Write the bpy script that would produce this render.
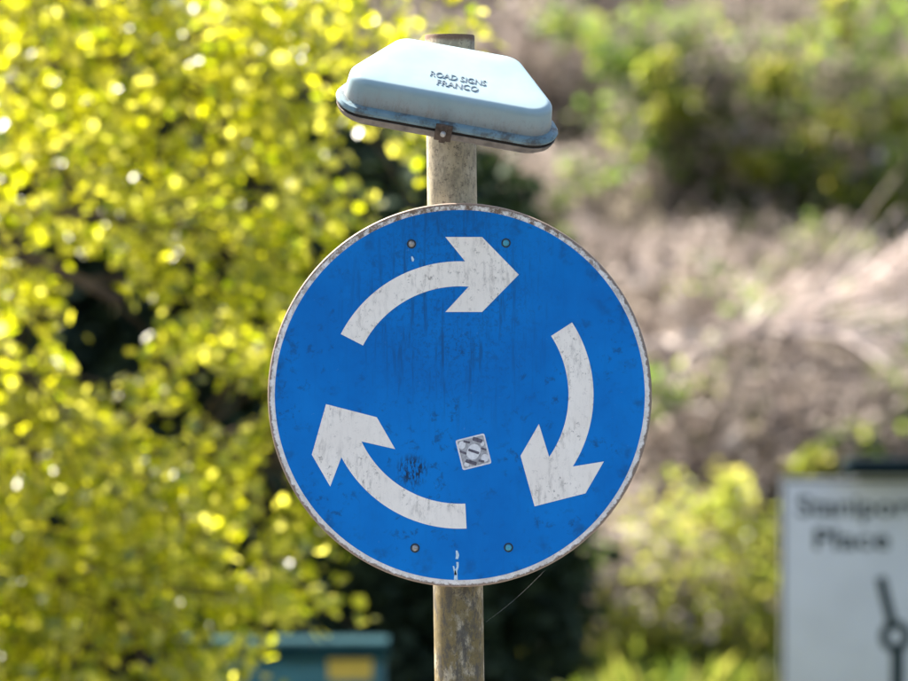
import bpy, bmesh, math, random
import numpy as np
from mathutils import Vector, Matrix, Euler, noise

R = math.radians
scene = bpy.context.scene
for o in list(bpy.data.objects):
    bpy.data.objects.remove(o, do_unlink=True)
COL = scene.collection

# ------------------------------------------------------------------ camera
CAM_D, CAM_Z = 9.0, 1.9
cd = bpy.data.cameras.new('camera')
cam = bpy.data.objects.new('camera', cd)
COL.objects.link(cam)
cam.location = (0.0, -CAM_D, CAM_Z)
cam.rotation_euler = (R(90), 0, 0)
cd.sensor_width = 36.0
cd.lens = 36.0 * CAM_D / (908 * 0.0015625)
cd.clip_start = 0.1
cd.clip_end = 3000
cd.dof.use_dof = True
cd.dof.focus_distance = CAM_D - 0.02
cd.dof.aperture_fstop = cd.lens / 45.0
cd.dof.aperture_blades = 0
scene.camera = cam

# ------------------------------------------------------------------ light
SUN_EL, SUN_SIDE = 49.0, 43.0        # elevation; angle behind the sign plane, from the left
sdir = Vector((-math.cos(R(SUN_SIDE)) * math.cos(R(SUN_EL)),
               math.sin(R(SUN_SIDE)) * math.cos(R(SUN_EL)), math.sin(R(SUN_EL))))
w = bpy.data.worlds.new('World')
scene.world = w
w.use_nodes = True
wn = w.node_tree
bg = wn.nodes['Background']
sky = wn.nodes.new('ShaderNodeTexSky')
sky.sky_type = 'NISHITA'
sky.sun_disc = False
sky.sun_elevation = R(SUN_EL)
sky.sun_rotation = math.atan2(sdir.x, sdir.y)
sky.air_density = 1.0
sky.dust_density = 5.0
sky.ozone_density = 0.3
wn.links.new(sky.outputs[0], bg.inputs['Color'])
bg.inputs['Strength'].default_value = 0.09
sl = bpy.data.lights.new('sun', 'SUN')
sl.energy = 5.0
sl.angle = R(0.53)
sl.color = (1.0, 0.92, 0.80)
sun = bpy.data.objects.new('sun', sl)
COL.objects.link(sun)
sun.location = sdir * 40
sun.rotation_euler = sdir.to_track_quat('Z', 'Y').to_euler()

scene.view_settings.view_transform = 'Standard'
scene.view_settings.look = 'None'
scene.view_settings.gamma = 1.0
scene.view_settings.exposure = 2.2
scene.cycles.use_denoising = True
scene.cycles.max_bounces = 7
scene.cycles.diffuse_bounces = 5
scene.cycles.transmission_bounces = 4
scene.cycles.sample_clamp_indirect = 6.0

# ------------------------------------------------------------------ helpers
def S(Y):
    return 0.0015625 * (Y + CAM_D) / CAM_D      # metres per photo pixel at depth Y
def PX(px, Y): return (px - 454.0) * S(Y)
def PZ(py, Y): return CAM_Z + (340.5 - py) * S(Y)

def link(name, me, mat=None, parent=None, loc=None, rot=None):
    o = bpy.data.objects.new(name, me)
    COL.objects.link(o)
    if mat is not None and me is not None:
        for m in (mat if isinstance(mat, (list, tuple)) else [mat]):
            me.materials.append(m)
    if parent is not None: o.parent = parent
    if loc is not None: o.location = loc
    if rot is not None: o.rotation_euler = rot
    return o

def tag(o, label=None, cat=None, group=None, kind=None):
    if label: o['label'] = label
    if cat: o['category'] = cat
    if group: o['group'] = group
    if kind: o['kind'] = kind
    return o

def thing(name, label, cat, loc=(0, 0, 0), rot=(0, 0, 0), group=None):
    o = link(name, None, loc=loc, rot=rot)
    o.empty_display_size = 0.1
    return tag(o, label, cat, group)

def mesh(name, verts, faces, smooth=False):
    me = bpy.data.meshes.new(name)
    me.from_pydata([tuple(v) for v in verts], [], faces)
    me.update()
    if smooth:
        me.polygons.foreach_set('use_smooth', [True] * len(me.polygons))
    return me

def np_mesh(name, V, quads=None, tris=None, smooth=False):
    me = bpy.data.meshes.new(name)
    loops, sizes = [], []
    if quads is not None and len(quads):
        loops.append(quads.reshape(-1)); sizes.append(np.full(len(quads), 4))
    if tris is not None and len(tris):
        loops.append(tris.reshape(-1)); sizes.append(np.full(len(tris), 3))
    L = np.concatenate(loops).astype(np.int32); Z = np.concatenate(sizes).astype(np.int32)
    me.vertices.add(len(V)); me.vertices.foreach_set('co', V.astype(np.float32).reshape(-1))
    me.loops.add(len(L)); me.loops.foreach_set('vertex_index', L)
    me.polygons.add(len(Z))
    st = np.concatenate([[0], np.cumsum(Z)[:-1]]).astype(np.int32)
    me.polygons.foreach_set('loop_start', st)
    me.polygons.foreach_set('loop_total', Z)
    if smooth: me.polygons.foreach_set('use_smooth', np.ones(len(Z), dtype=bool))
    me.update(calc_edges=True)
    return me

def bm_mesh(name, bm, smooth_angle=None):
    me = bpy.data.meshes.new(name)
    bmesh.ops.recalc_face_normals(bm, faces=bm.faces[:])
    bm.to_mesh(me); bm.free()
    if smooth_angle is not None:
        me.polygons.foreach_set('use_smooth', [True] * len(me.polygons))
        me.set_sharp_from_angle(angle=R(smooth_angle))
    return me

def box_bm(sx, sy, sz, cx=0, cy=0, cz=0, bevel=0.0, bm=None, seg=2):
    b = bmesh.new()
    bmesh.ops.create_cube(b, size=1.0)
    for v in b.verts:
        v.co = Vector((v.co.x * sx + cx, v.co.y * sy + cy, v.co.z * sz + cz))
    if bevel:
        bmesh.ops.bevel(b, geom=b.edges[:], offset=bevel, segments=seg, profile=0.5, affect='EDGES')
    if bm is None: return b
    tmp = bpy.data.meshes.new('t'); b.to_mesh(tmp); b.free(); bm.from_mesh(tmp); bpy.data.meshes.remove(tmp)
    return bm

def box(name, sx, sy, sz, c=(0, 0, 0), bevel=0.0, mat=None, parent=None, loc=None, rot=None, seg=2):
    return link(name, bm_mesh(name, box_bm(sx, sy, sz, *c, bevel, seg=seg), 35), mat, parent, loc, rot)

def lathe_y(name, prof, n=96, smooth_angle=30):
    """profile of (radius, y) turned round the Y axis, closed at radius 0"""
    bm = bmesh.new(); rings = []
    for r, y in prof:
        if r < 1e-7: rings.append([bm.verts.new((0, y, 0))])
        else: rings.append([bm.verts.new((r * math.cos(2 * math.pi * i / n), y, r * math.sin(2 * math.pi * i / n))) for i in range(n)])
    for a, b in zip(rings[:-1], rings[1:]):
        for i in range(n):
            j = (i + 1) % n
            if len(a) == 1: bm.faces.new((a[0], b[i], b[j]))
            elif len(b) == 1: bm.faces.new((a[i], a[j], b[0]))
            else: bm.faces.new((a[i], a[j], b[j], b[i]))
    return bm_mesh(name, bm, smooth_angle)

def tube_arrays(pts, rad, k=6):
    """polyline tube -> verts, quads"""
    pts = np.asarray(pts, float); n = len(pts)
    t = np.gradient(pts, axis=0); t /= np.linalg.norm(t, axis=1)[:, None] + 1e-9
    up = np.array([0.31, 0.52, 0.8]); a = np.cross(t, up); a /= np.linalg.norm(a, axis=1)[:, None] + 1e-9
    b = np.cross(t, a)
    ang = np.arange(k) * 2 * np.pi / k
    V = pts[:, None, :] + np.asarray(rad)[:, None, None] * (np.cos(ang)[None, :, None] * a[:, None, :] + np.sin(ang)[None, :, None] * b[:, None, :])
    i = np.arange(n - 1)[:, None] * k; j = np.arange(k)[None, :]; j2 = (j + 1) % k
    Q = np.stack([i + j, i + j2, i + k + j2, i + k + j], axis=-1).reshape(-1, 4)
    return V.reshape(-1, 3), Q

class Tubes:
    def __init__(s): s.V, s.Q, s.n = [], [], 0
    def add(s, pts, rad, k=6):
        v, q = tube_arrays(pts, rad, k); s.V.append(v); s.Q.append(q + s.n); s.n += len(v)
    def build(s, name): return np_mesh(name, np.concatenate(s.V), np.concatenate(s.Q), smooth=True)

# ------------------------------------------------------------------ materials
class NT:
    def __init__(s, name):
        s.m = bpy.data.materials.new(name); s.m.use_nodes = True
        s.t = s.m.node_tree; s.t.nodes.clear()
        s.out = s.t.nodes.new('ShaderNodeOutputMaterial')
        s.co = None
    def n(s, typ, **kw):
        nd = s.t.nodes.new(typ)
        for k, v in kw.items(): setattr(nd, k, v)
        return nd
    def l(s, a, b): s.t.links.new(a, b)
    def obj(s):
        if s.co is None: s.co = s.n('ShaderNodeTexCoord').outputs['Object']
        return s.co
    def put(s, sock, v):
        if isinstance(v, bpy.types.NodeSocket): s.l(v, sock)
        elif isinstance(v, tuple) and len(v) == 3 and sock.type == 'RGBA': sock.default_value = (*v, 1)
        else: sock.default_value = v
    def scaled(s, sc, loc=(0, 0, 0), rot=(0, 0, 0)):
        mp = s.n('ShaderNodeMapping'); s.l(s.obj(), mp.inputs['Vector'])
        mp.inputs['Scale'].default_value = sc; mp.inputs['Location'].default_value = loc; mp.inputs['Rotation'].default_value = rot
        return mp.outputs[0]
    def noise(s, scale, detail=4, rough=0.6, vec=None, dist=0.0):
        nd = s.n('ShaderNodeTexNoise')
        s.l(vec if vec is not None else s.obj(), nd.inputs['Vector'])
        nd.inputs['Scale'].default_value = scale; nd.inputs['Detail'].default_value = detail
        nd.inputs['Roughness'].default_value = rough; nd.inputs['Distortion'].default_value = dist
        return nd.outputs['Fac']
    def rng(s, v, a, b, c=0.0, d=1.0):
        nd = s.n('ShaderNodeMapRange'); nd.interpolation_type = 'SMOOTHSTEP'
        s.l(v, nd.inputs[0])
        for i, x in enumerate((a, b, c, d)): nd.inputs[i + 1].default_value = x
        return nd.outputs[0]
    def math(s, op, a, b=0.0):
        nd = s.n('ShaderNodeMath', operation=op); s.put(nd.inputs[0], a); s.put(nd.inputs[1], b)
        return nd.outputs[0]
    def mul(s, a, b): return s.math('MULTIPLY', a, b)
    def add(s, a, b): return s.math('ADD', a, b)
    def mx(s, a, b): return s.math('MAXIMUM', a, b)
    def mix(s, f, a, b):
        nd = s.n('ShaderNodeMix', data_type='RGBA')
        s.put(nd.inputs[0], f); s.put(nd.inputs[6], a); s.put(nd.inputs[7], b)
        return nd.outputs[2]
    def ramp(s, f, stops):
        nd = s.n('ShaderNodeValToRGB'); s.l(f, nd.inputs[0]); e = nd.color_ramp.elements
        while len(e) < len(stops): e.new(0.5)
        for el, (p, c) in zip(e, stops): el.position = p; el.color = (*c, 1)
        return nd.outputs[0]
    def xyz(s):
        nd = s.n('ShaderNodeSeparateXYZ'); s.l(s.obj(), nd.inputs[0]); return nd.outputs
    def dist(s, p, sc=(1, 1, 1)):
        v = s.scaled(sc, loc=tuple(-a * b for a, b in zip(p, sc)))
        nd = s.n('ShaderNodeVectorMath', operation='LENGTH'); s.l(v, nd.inputs[0]); return nd.outputs['Value']
    def pbr(s, col, rough=0.5, spec=0.5, metal=0.0, bump=None, bstr=0.3, bdist=0.002, emis=None):
        b = s.n('ShaderNodeBsdfPrincipled')
        s.put(b.inputs['Base Color'], col); s.put(b.inputs['Roughness'], rough)
        b.inputs['Specular IOR Level'].default_value = spec; b.inputs['Metallic'].default_value = metal
        if bump is not None:
            bp = s.n('ShaderNodeBump'); bp.inputs['Strength'].default_value = bstr; bp.inputs['Distance'].default_value = bdist
            s.l(bump, bp.inputs['Height']); s.l(bp.outputs[0], b.inputs['Normal'])
        s.l(b.outputs[0], s.out.inputs[0])
        return s.m

def m_plain(name, col, rough=0.5, spec=0.5, metal=0.0, var=0.25, scale=20, bstr=0.15):
    t = NT(name); f = t.noise(scale, 5, 0.65)
    c = t.mix(t.rng(f, 0.3, 0.7), tuple(x * (1 - var) for x in col), tuple(min(1, x * (1 + var)) for x in col))
    return t.pbr(c, rough, spec, metal, bump=t.noise(scale * 6, 3), bstr=bstr, bdist=0.001)

def m_leaf(name, diff, trans, tmix=0.5, gloss=0.06, rough=0.3):
    t = NT(name)
    g = t.n('ShaderNodeNewGeometry').outputs['Random Per Island']
    oi = t.n('ShaderNodeObjectInfo').outputs['Random']
    f = t.math('FRACT', t.add(g, oi))
    st = [(i / (len(diff) - 1), c) for i, c in enumerate(diff)]
    sr = [(i / (len(trans) - 1), c) for i, c in enumerate(trans)]
    d = t.n('ShaderNodeBsdfDiffuse'); t.l(t.ramp(f, st), d.inputs['Color'])
    tr = t.n('ShaderNodeBsdfTranslucent'); t.l(t.ramp(f, sr), tr.inputs['Color'])
    m1 = t.n('ShaderNodeMixShader'); m1.inputs[0].default_value = tmix
    t.l(d.outputs[0], m1.inputs[1]); t.l(tr.outputs[0], m1.inputs[2])
    gl = t.n('ShaderNodeBsdfGlossy'); gl.inputs['Roughness'].default_value = rough
    m2 = t.n('ShaderNodeMixShader'); m2.inputs[0].default_value = gloss
    t.l(m1.outputs[0], m2.inputs[1]); t.l(gl.outputs[0], m2.inputs[2])
    t.l(m2.outputs[0], t.out.inputs[0])
    return t.m

def m_blue():
    t = NT('sign_blue_sheeting')
    base = t.mix(t.rng(t.noise(5, 5, 0.6), 0.36, 0.66), (0.0005, 0.150, 0.51), (0.001, 0.192, 0.61))
    speck = t.rng(t.noise(48, 6, 0.72, dist=0.3), 0.53, 0.64)
    patch = t.rng(t.noise(9, 3, 0.6), 0.44, 0.60)
    streak = t.rng(t.noise(1.0, 5, 0.7, vec=t.scaled((100, 1, 9))), 0.50, 0.66)
    topd = t.rng(t.dist((-0.02, 0, 0.16), (1.0, 1, 0.8)), 0.05, 0.21, 1, 0)
    mid = t.rng(t.dist((0.005, 0, 0.075), (1.0, 1, 1.2)), 0.0, 0.07, 1, 0)
    fine = t.rng(t.noise(130, 4, 0.8), 0.50, 0.62)
    scr = t.mul(t.rng(t.dist((-0.074, 0, -0.118), (1, 1, 1)), 0.012, 0.032, 1, 0),
                t.rng(t.noise(1.0, 4, 0.7, vec=t.scaled((230, 1, 70), rot=(0, R(35), 0))), 0.46, 0.56))
    d = t.mx(t.mul(speck, t.add(t.mul(patch, 0.45), 0.07)), t.mul(streak, t.add(t.mul(topd, 0.5), 0.05)))
    d = t.mx(d, t.mul(fine, t.mul(t.mx(mid, t.mul(topd, 0.6)), 0.6)))
    d = t.mx(d, t.mul(scr, 0.95))
    edge = t.mul(t.rng(t.dist((0, 0, 0)), 0.235, 0.292), t.mul(t.rng(t.noise(26, 4), 0.5, 0.72), 0.55))
    d = t.mx(d, edge)
    c = t.mix(d, base, (0.012, 0.028, 0.055))
    c = t.mix(t.mul(t.rng(t.noise(90, 3, 0.8), 0.66, 0.78), 0.18), c, (0.30, 0.42, 0.55))
    return t.pbr(c, t.rng(t.noise(14, 3), 0.3, 0.7, 0.5, 0.65), 0.14, bump=t.noise(140, 3), bstr=0.06)

def m_white():
    t = NT('sign_white_sheeting')
    base = t.mix(t.rng(t.noise(10, 4), 0.3, 0.7), (0.86, 0.795, 0.72), (0.92, 0.86, 0.785))
    st = t.rng(t.noise(1.0, 6, 0.75, vec=t.scaled((110, 1, 30))), 0.47, 0.66)
    pt = t.rng(t.noise(12, 3), 0.40, 0.60)
    sp = t.rng(t.noise(95, 5, 0.8), 0.55, 0.64)
    d = t.mx(t.mul(st, t.add(t.mul(pt, 0.36), 0.08)), t.mul(sp, t.add(t.mul(pt, 0.5), 0.15)))
    rad = t.dist((0, 0, 0))
    c = t.mix(d, base, (0.13, 0.105, 0.095))
    return t.pbr(c, 0.5, 0.35, bump=t.noise(140, 3), bstr=0.06)

def m_plate():
    t = NT('sign_plate_border')
    base = t.mix(t.rng(t.noise(20, 4), 0.3, 0.7), (0.74, 0.705, 0.67), (0.83, 0.80, 0.765))
    rad = t.dist((0, 0, 0), (1, 0, 1))
    z = t.xyz()[2]; x = t.xyz()[0]
    rag = t.add(rad, t.mul(t.add(t.noise(75, 5, 0.8), -0.5), 0.016))
    rim = t.rng(rag, 0.2945, 0.2972)
    top = t.rng(z, 0.08, 0.27)
    brown = t.mul(t.rng(t.noise(60, 6, 0.8), 0.42, 0.58), t.add(t.mul(top, 0.75), 0.24))
    sp = t.mul(t.rng(t.noise(120, 5, 0.8), 0.56, 0.64), 0.7)
    d = t.mx(t.mx(t.mul(rim, 0.9), brown), sp)
    c = t.mix(d, base, t.mix(t.noise(60, 3), (0.11, 0.065, 0.038), (0.22, 0.155, 0.115)))
    return t.pbr(c, 0.6, 0.3, bump=t.noise(160, 4), bstr=0.2)

def m_post():
    t = NT('weathered_post_paint')
    base = t.mix(t.rng(t.noise(16, 5), 0.3, 0.7), (0.33, 0.29, 0.20), (0.48, 0.43, 0.33))
    z = t.xyz()[2]
    low = t.rng(z, 1.45, 1.70, 1, 0)
    moss = t.mul(t.rng(t.noise(1.0, 6, 0.75, vec=t.scaled((38, 38, 22))), 0.33, 0.54), t.add(t.mul(low, 0.78), 0.16))
    c = t.mix(moss, base, t.mix(t.noise(30, 3), (0.085, 0.065, 0.02), (0.20, 0.15, 0.06)))
    dark = t.mul(t.rng(t.noise(1.0, 6, 0.8, vec=t.scaled((52, 52, 22), loc=(4, 1, 2))), 0.46, 0.60), t.add(t.mul(low, 0.45), 0.45))
    c = t.mix(dark, c, (0.075, 0.07, 0.06))
    sp = t.mul(t.rng(t.noise(140, 5, 0.8), 0.54, 0.64), 0.75)
    c = t.mix(sp, c, (0.06, 0.05, 0.045))
    top = t.mul(t.rng(t.add(z, t.mul(t.noise(60, 3), 0.012)), 2.374, 2.382), 0.85)
    c = t.mix(top, c, (0.10, 0.05, 0.03))
    return t.pbr(c, 0.75, 0.25, bump=t.noise(90, 5), bstr=0.25)

def m_lamp():
    t = NT('lamp_pale_blue_paint')
    base = t.mix(t.rng(t.noise(9, 4), 0.3, 0.7), (0.17, 0.28, 0.32), (0.22, 0.32, 0.355))
    z = t.xyz()[2]
    low = t.rng(t.add(z, t.mul(t.add(t.noise(30, 4), -0.5), 0.03)), 0.002, 0.040, 1, 0)
    c = t.mix(t.mul(low, 0.75), base, (0.25, 0.245, 0.23))
    st = t.rng(t.noise(1.0, 5, 0.75, vec=t.scaled((80, 80, 24))), 0.48, 0.64)
    c = t.mix(t.mul(st, t.add(t.mul(low, 0.55), 0.03)), c, (0.16, 0.14, 0.12))
    sp = t.rng(t.noise(120, 5, 0.8), 0.56, 0.66)
    c = t.mix(t.mul(sp, t.add(t.mul(low, 0.6), 0.06)), c, (0.10, 0.09, 0.08))
    return t.pbr(c, 0.46, 0.95, bump=t.noise(60, 4), bstr=0.06)

def m_flange():
    t = NT('lamp_rim_dirty_blue')
    base = t.mix(t.rng(t.noise(14, 4), 0.3, 0.7), (0.09, 0.17, 0.21), (0.17, 0.26, 0.30))
    d = t.rng(t.noise(40, 6, 0.75), 0.44, 0.64)
    c = t.mix(t.mul(d, 0.75), base, (0.06, 0.045, 0.035))
    return t.pbr(c, 0.6, 0.35, bump=t.noise(90, 4), bstr=0.2)

M = dict(
    blue=m_blue(), white=m_white(), plate=m_plate(), post=m_post(), lamp=m_lamp(), flange=m_flange(),
    lampbase=m_plain('lamp_base_grey', (0.17, 0.15, 0.13), 0.7, 0.3, var=0.4, scale=35, bstr=0.3),
    gasket=m_plain('black_gasket', (0.022, 0.018, 0.016), 0.8, 0.2, var=0.4),
    rust=m_plain('rusty_steel', (0.085, 0.06, 0.045), 0.75, 0.3, var=0.5, scale=60, bstr=0.4),
    steel=m_plain('dull_steel', (0.42, 0.40, 0.37), 0.45, 0.5, metal=0.6, var=0.3, scale=80),
    galv=m_plain('galvanised_steel', (0.36, 0.37, 0.37), 0.5, 0.5, metal=0.5, var=0.2, scale=60),
    screw_grey=m_plain('screw_grey', (0.30, 0.29, 0.27), 0.4, 0.5, metal=0.5, var=0.3, scale=150),
    screw_blue=m_plain('screw_blue', (0.04, 0.28, 0.40), 0.35, 0.5, var=0.3, scale=150),
    screw_dark=m_plain('screw_washer', (0.03, 0.045, 0.06), 0.7, 0.2, var=0.4, scale=150),
    lens=m_plain('frosted_lens', (0.6, 0.6, 0.58), 0.25, 0.5, var=0.1),
    stk_white=m_plain('sticker_white', (0.72, 0.72, 0.74), 0.5, 0.3, var=0.12, scale=120),
    stk_grey=m_plain('sticker_grey', (0.38, 0.38, 0.40), 0.5, 0.3, var=0.3, scale=160),
    stk_dark=m_plain('sticker_dark', (0.11, 0.10, 0.13), 0.5, 0.3, var=0.4, scale=160),
    chip=m_plain('paint_chip', (0.50, 0.66, 0.76), 0.7, 0.2, var=0.2, scale=90),
    letter=m_plain('raised_letter_painted_shade', (0.11, 0.155, 0.19), 0.55, 0.35, var=0.35, scale=160),  # darker than the lid: shadow sides of the embossing painted into the colour
    cab=m_plain('cabinet_teal_paint', (0.032, 0.135, 0.175), 0.5, 0.4, var=0.15, scale=6),
    cabtop=m_plain('cabinet_roof_painted_shade', (0.012, 0.040, 0.05), 0.95, 0.05, var=0.15, scale=6),  # cabinet teal darkened for the roof: tree shade put into the colour
    yellow=m_plain('yellow_label', (0.62, 0.42, 0.08), 0.5, 0.3, var=0.12),
    black=m_plain('black_paint', (0.018, 0.02, 0.022), 0.5, 0.3, var=0.2),
    panel=m_plain('panel_white', (0.55, 0.565, 0.62), 0.5, 0.4, var=0.06, scale=4),
    ink=m_plain('sign_ink', (0.012, 0.03, 0.035), 0.5, 0.3, var=0.2),
    hood=m_plain('lamp_hood_dark', (0.009, 0.018, 0.024), 0.95, 0.05, var=0.3),
    concrete=m_plain('concrete', (0.32, 0.31, 0.29), 0.85, 0.2, var=0.2, scale=8, bstr=0.4),
    asphalt=m_plain('asphalt', (0.055, 0.055, 0.057), 0.85, 0.3, var=0.3, scale=30, bstr=0.5),
    paint=m_plain('road_paint', (0.72, 0.71, 0.68), 0.7, 0.3, var=0.12, scale=15),
    bark=m_plain('bark', (0.075, 0.055, 0.042), 0.9, 0.2, var=0.45, scale=14, bstr=0.7),
    stem=m_plain('bare_stems', (0.33, 0.275, 0.245), 0.8, 0.25, var=0.35, scale=5),
    deadwood=m_plain('bleached_dead_wood', (0.56, 0.48, 0.44), 0.8, 0.25, var=0.25, scale=8),
)
M['leaf'] = m_leaf('spring_leaf', [(0.05, 0.08, 0.003), (0.12, 0.145, 0.004), (0.24, 0.235, 0.012)],
                   [(0.26, 0.35, 0.003), (0.82, 0.80, 0.012), (0.98, 0.94, 0.20)], 0.66, 0.06, 0.34)
M['dark_leaf'] = m_leaf('evergreen_leaf', [(0.022, 0.036, 0.026), (0.036, 0.055, 0.036), (0.052, 0.072, 0.044)],
                        [(0.010, 0.02, 0.004), (0.02, 0.035, 0.006), (0.03, 0.05, 0.008)], 0.2, 0.006, 0.5)
M['green_leaf'] = m_leaf('green_leaf', [(0.045, 0.085, 0.018), (0.08, 0.13, 0.024), (0.15, 0.19, 0.035)],
                         [(0.12, 0.23, 0.03), (0.20, 0.32, 0.045), (0.44, 0.48, 0.07)], 0.55, 0.03, 0.35)
M['lime_leaf'] = m_leaf('lime_leaf', [(0.13, 0.15, 0.012), (0.18, 0.19, 0.014), (0.25, 0.22, 0.03)],
                        [(0.30, 0.40, 0.04), (0.43, 0.47, 0.07), (0.50, 0.46, 0.12)], 0.6, 0.03, 0.35)
M['dead_leaf'] = m_leaf('dead_leaf', [(0.08, 0.066, 0.054), (0.22, 0.178, 0.152), (0.54, 0.46, 0.415)],
                        [(0.09, 0.075, 0.058), (0.21, 0.182, 0.152), (0.50, 0.445, 0.405)], 0.35, 0.02, 0.4)
M['dry_grass'] = m_leaf('dry_grass', [(0.13, 0.12, 0.095), (0.27, 0.228, 0.19), (0.14, 0.15, 0.06)],
                        [(0.14, 0.125, 0.098), (0.25, 0.22, 0.185), (0.17, 0.18, 0.07)], 0.35, 0.02, 0.5)

M['green_grass'] = m_leaf('green_grass', [(0.06, 0.11, 0.02), (0.12, 0.16, 0.03), (0.22, 0.22, 0.06)],
                          [(0.14, 0.22, 0.02), (0.26, 0.32, 0.04), (0.40, 0.38, 0.08)], 0.45, 0.02, 0.5)
def m_ground(name, cols, sc=0.6):
    t = NT(name)
    c = t.ramp(t.noise(sc, 6, 0.65), [(0.32, cols[0]), (0.5, cols[1]), (0.68, cols[2])])
    c = t.mix(t.mul(t.noise(sc * 22, 4), 0.5), c, cols[0])
    return t.pbr(c, 0.95, 0.1, bump=t.noise(sc * 30, 5), bstr=0.6, bdist=0.03)
M['grass'] = m_ground('grass_ground', [(0.028, 0.038, 0.014), (0.045, 0.058, 0.02), (0.085, 0.08, 0.04)])
M['bank'] = m_ground('bank_soil', [(0.05, 0.05, 0.03), (0.10, 0.088, 0.07), (0.17, 0.15, 0.13)])

# ------------------------------------------------------------------ setting
def bank_h(x, y):
    t = max(0.0, y - 17.5)
    h = 0.285 * t * min(1.0, t / 5.0) if t < 24 else 6.84 + 0.06 * (t - 24)
    return h + 0.22 * min(1, t / 3) * noise.noise(Vector((x * 0.6, y * 0.6, 3.1)))

def sheet(name, x0, x1, y0, y1, z, mat, kind='structure'):
    o = link(name, mesh(name, [(x0, y0, z), (x1, y0, z), (x1, y1, z), (x0, y1, z)], [(0, 1, 2, 3)]), mat)
    return tag(o, kind=kind)
sheet('ground', -600, 600, -600, 600, 0.0, M['grass'])
sheet('road', -200, 200, -7.5, 5.0, 0.004, M['asphalt'])
for nm, y0, y1 in (('pavement', -10.5, -7.5), ('verge_pavement', 5.0, 6.0)):
    o = link(nm, bm_mesh(nm, box_bm(400, y1 - y0 - 0.26, 0.12, 0, (y0 + y1) / 2, 0.06)), M['asphalt']); tag(o, kind='structure')
    for yy in ((y1 - 0.06,) if y0 < 0 else (y0 + 0.06,)):
        k = link('kerb', bm_mesh('kerb', box_bm(400, 0.125, 0.135, 0, yy, 0.0675, 0.012), 40), M['concrete']); tag(k, kind='structure')
for i in range(-9, 10):
    if i != 0 and abs(i) > 1:
        link('lane_marking', mesh('lane_marking', [(i * 4, -1.3, 0.008), (i * 4 + 2, -1.3, 0.008), (i * 4 + 2, -1.2, 0.008), (i * 4, -1.2, 0.008)], [(0, 1, 2, 3)]), M['paint'])['kind'] = 'structure'

def bank():
    nx, ny = 130, 90
    xs = np.linspace(-40, 45, nx); ys = np.linspace(17.4, 70, ny)
    V = [(x, y, bank_h(x, y) + 0.004 if j else -0.05) for j, y in enumerate(ys) for x in xs]
    F = [(j * nx + i, j * nx + i + 1, (j + 1) * nx + i + 1, (j + 1) * nx + i) for j in range(ny - 1) for i in range(nx - 1)]
    return tag(link('bank', mesh('bank', V, F, True), M['bank']), kind='structure')
bank()

def island():
    """raised oval refuge that carries the post"""
    bm = bmesh.new(); n = 48
    def ring(rx, ry, z): return [bm.verts.new((rx * math.cos(a) + 0.03, ry * math.sin(a) + 0.06, z)) for a in [2 * math.pi * i / n for i in range(n)]]
    rs = [ring(1.6, 0.8, 0.0), ring(1.6, 0.8, 0.105), ring(1.58, 0.78, 0.12), ring(1.45, 0.65, 0.122)]
    for a, b in zip(rs[:-1], rs[1:]):
        for i in range(n): bm.faces.new((a[i], a[(i + 1) % n], b[(i + 1) % n], b[i]))
    bm.faces.new(rs[-1])
    return tag(link('traffic_island', bm_mesh('traffic_island', bm, 40), M['concrete']), kind='structure')
island()

# ------------------------------------------------------------------ roundabout sign
PLC = Vector((PX(459.8, 0), 0.0, PZ(395.0, 0)))
POST_Y = 0.062
def post_x(py): return PX(452 + (py - 190) * 7.0 / 460.0, POST_Y)
base_py = 340.5 + CAM_Z / S(POST_Y)
sign = thing('roundabout_sign', 'round blue sign with three white arrows circling clockwise on a weathered post', 'road sign', (post_x(base_py), POST_Y, 0.12))
TOPZ = PZ(35.0, POST_Y)
def make_post():
    n = 40; r0 = 0.0392
    zs = list(np.linspace(0.12, TOPZ - 0.002, 24)) + [TOPZ]
    bm = bmesh.new(); rings = []
    for i, z in enumerate(zs):
        py = 340.5 - (z - CAM_Z) / S(POST_Y)
        rr = r0 if i < len(zs) - 1 else r0 - 0.0012
        cx = post_x(py)
        rings.append([bm.verts.new((cx + rr * math.cos(2 * math.pi * k / n), POST_Y + rr * math.sin(2 * math.pi * k / n), z)) for k in range(n)])
    cx = post_x(35)
    for rr, z in ((r0 - 0.005, TOPZ), (r0 - 0.006, TOPZ - 0.12)):
        rings.append([bm.verts.new((cx + rr * math.cos(2 * math.pi * k / n), POST_Y + rr * math.sin(2 * math.pi * k / n), z)) for k in range(n)])
    for a, b in zip(rings[:-1], rings[1:]):
        for k in range(n): bm.faces.new((a[k], a[(k + 1) % n], b[(k + 1) % n], b[k]))
    bm.faces.new(rings[-1]); bm.faces.new(rings[0])
    return bm_mesh('post', bm, 40)
def child(name, me, mat, parent, loc=(0, 0, 0), rot=(0, 0, 0), off=None):
    """child placed with a location in the parent's space"""
    o = link(name, me, mat, parent, loc, rot); return o
inv = -Vector(sign.location)
post = child('post', make_post(), M['post'], sign, inv)
plate = child('sign_plate', lathe_y('sign_plate', [(0, 0.0), (0.289, 0.0), (0.2960, 0.0), (0.2985, 0.0006), (0.3000, 0.0026), (0.3003, 0.006), (0.3000, 0.015), (0.296, 0.0175), (0.291, 0.016), (0.289, 0.004), (0, 0.004)], 160, 25), M['plate'], sign, PLC + inv)
blue = child('blue_face', lathe_y('blue_face', [(0, -0.0006), (0.2888, -0.0006), (0.2891, -0.0002), (0.2891, 0.0015)], 160), M['blue'], plate)

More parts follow.
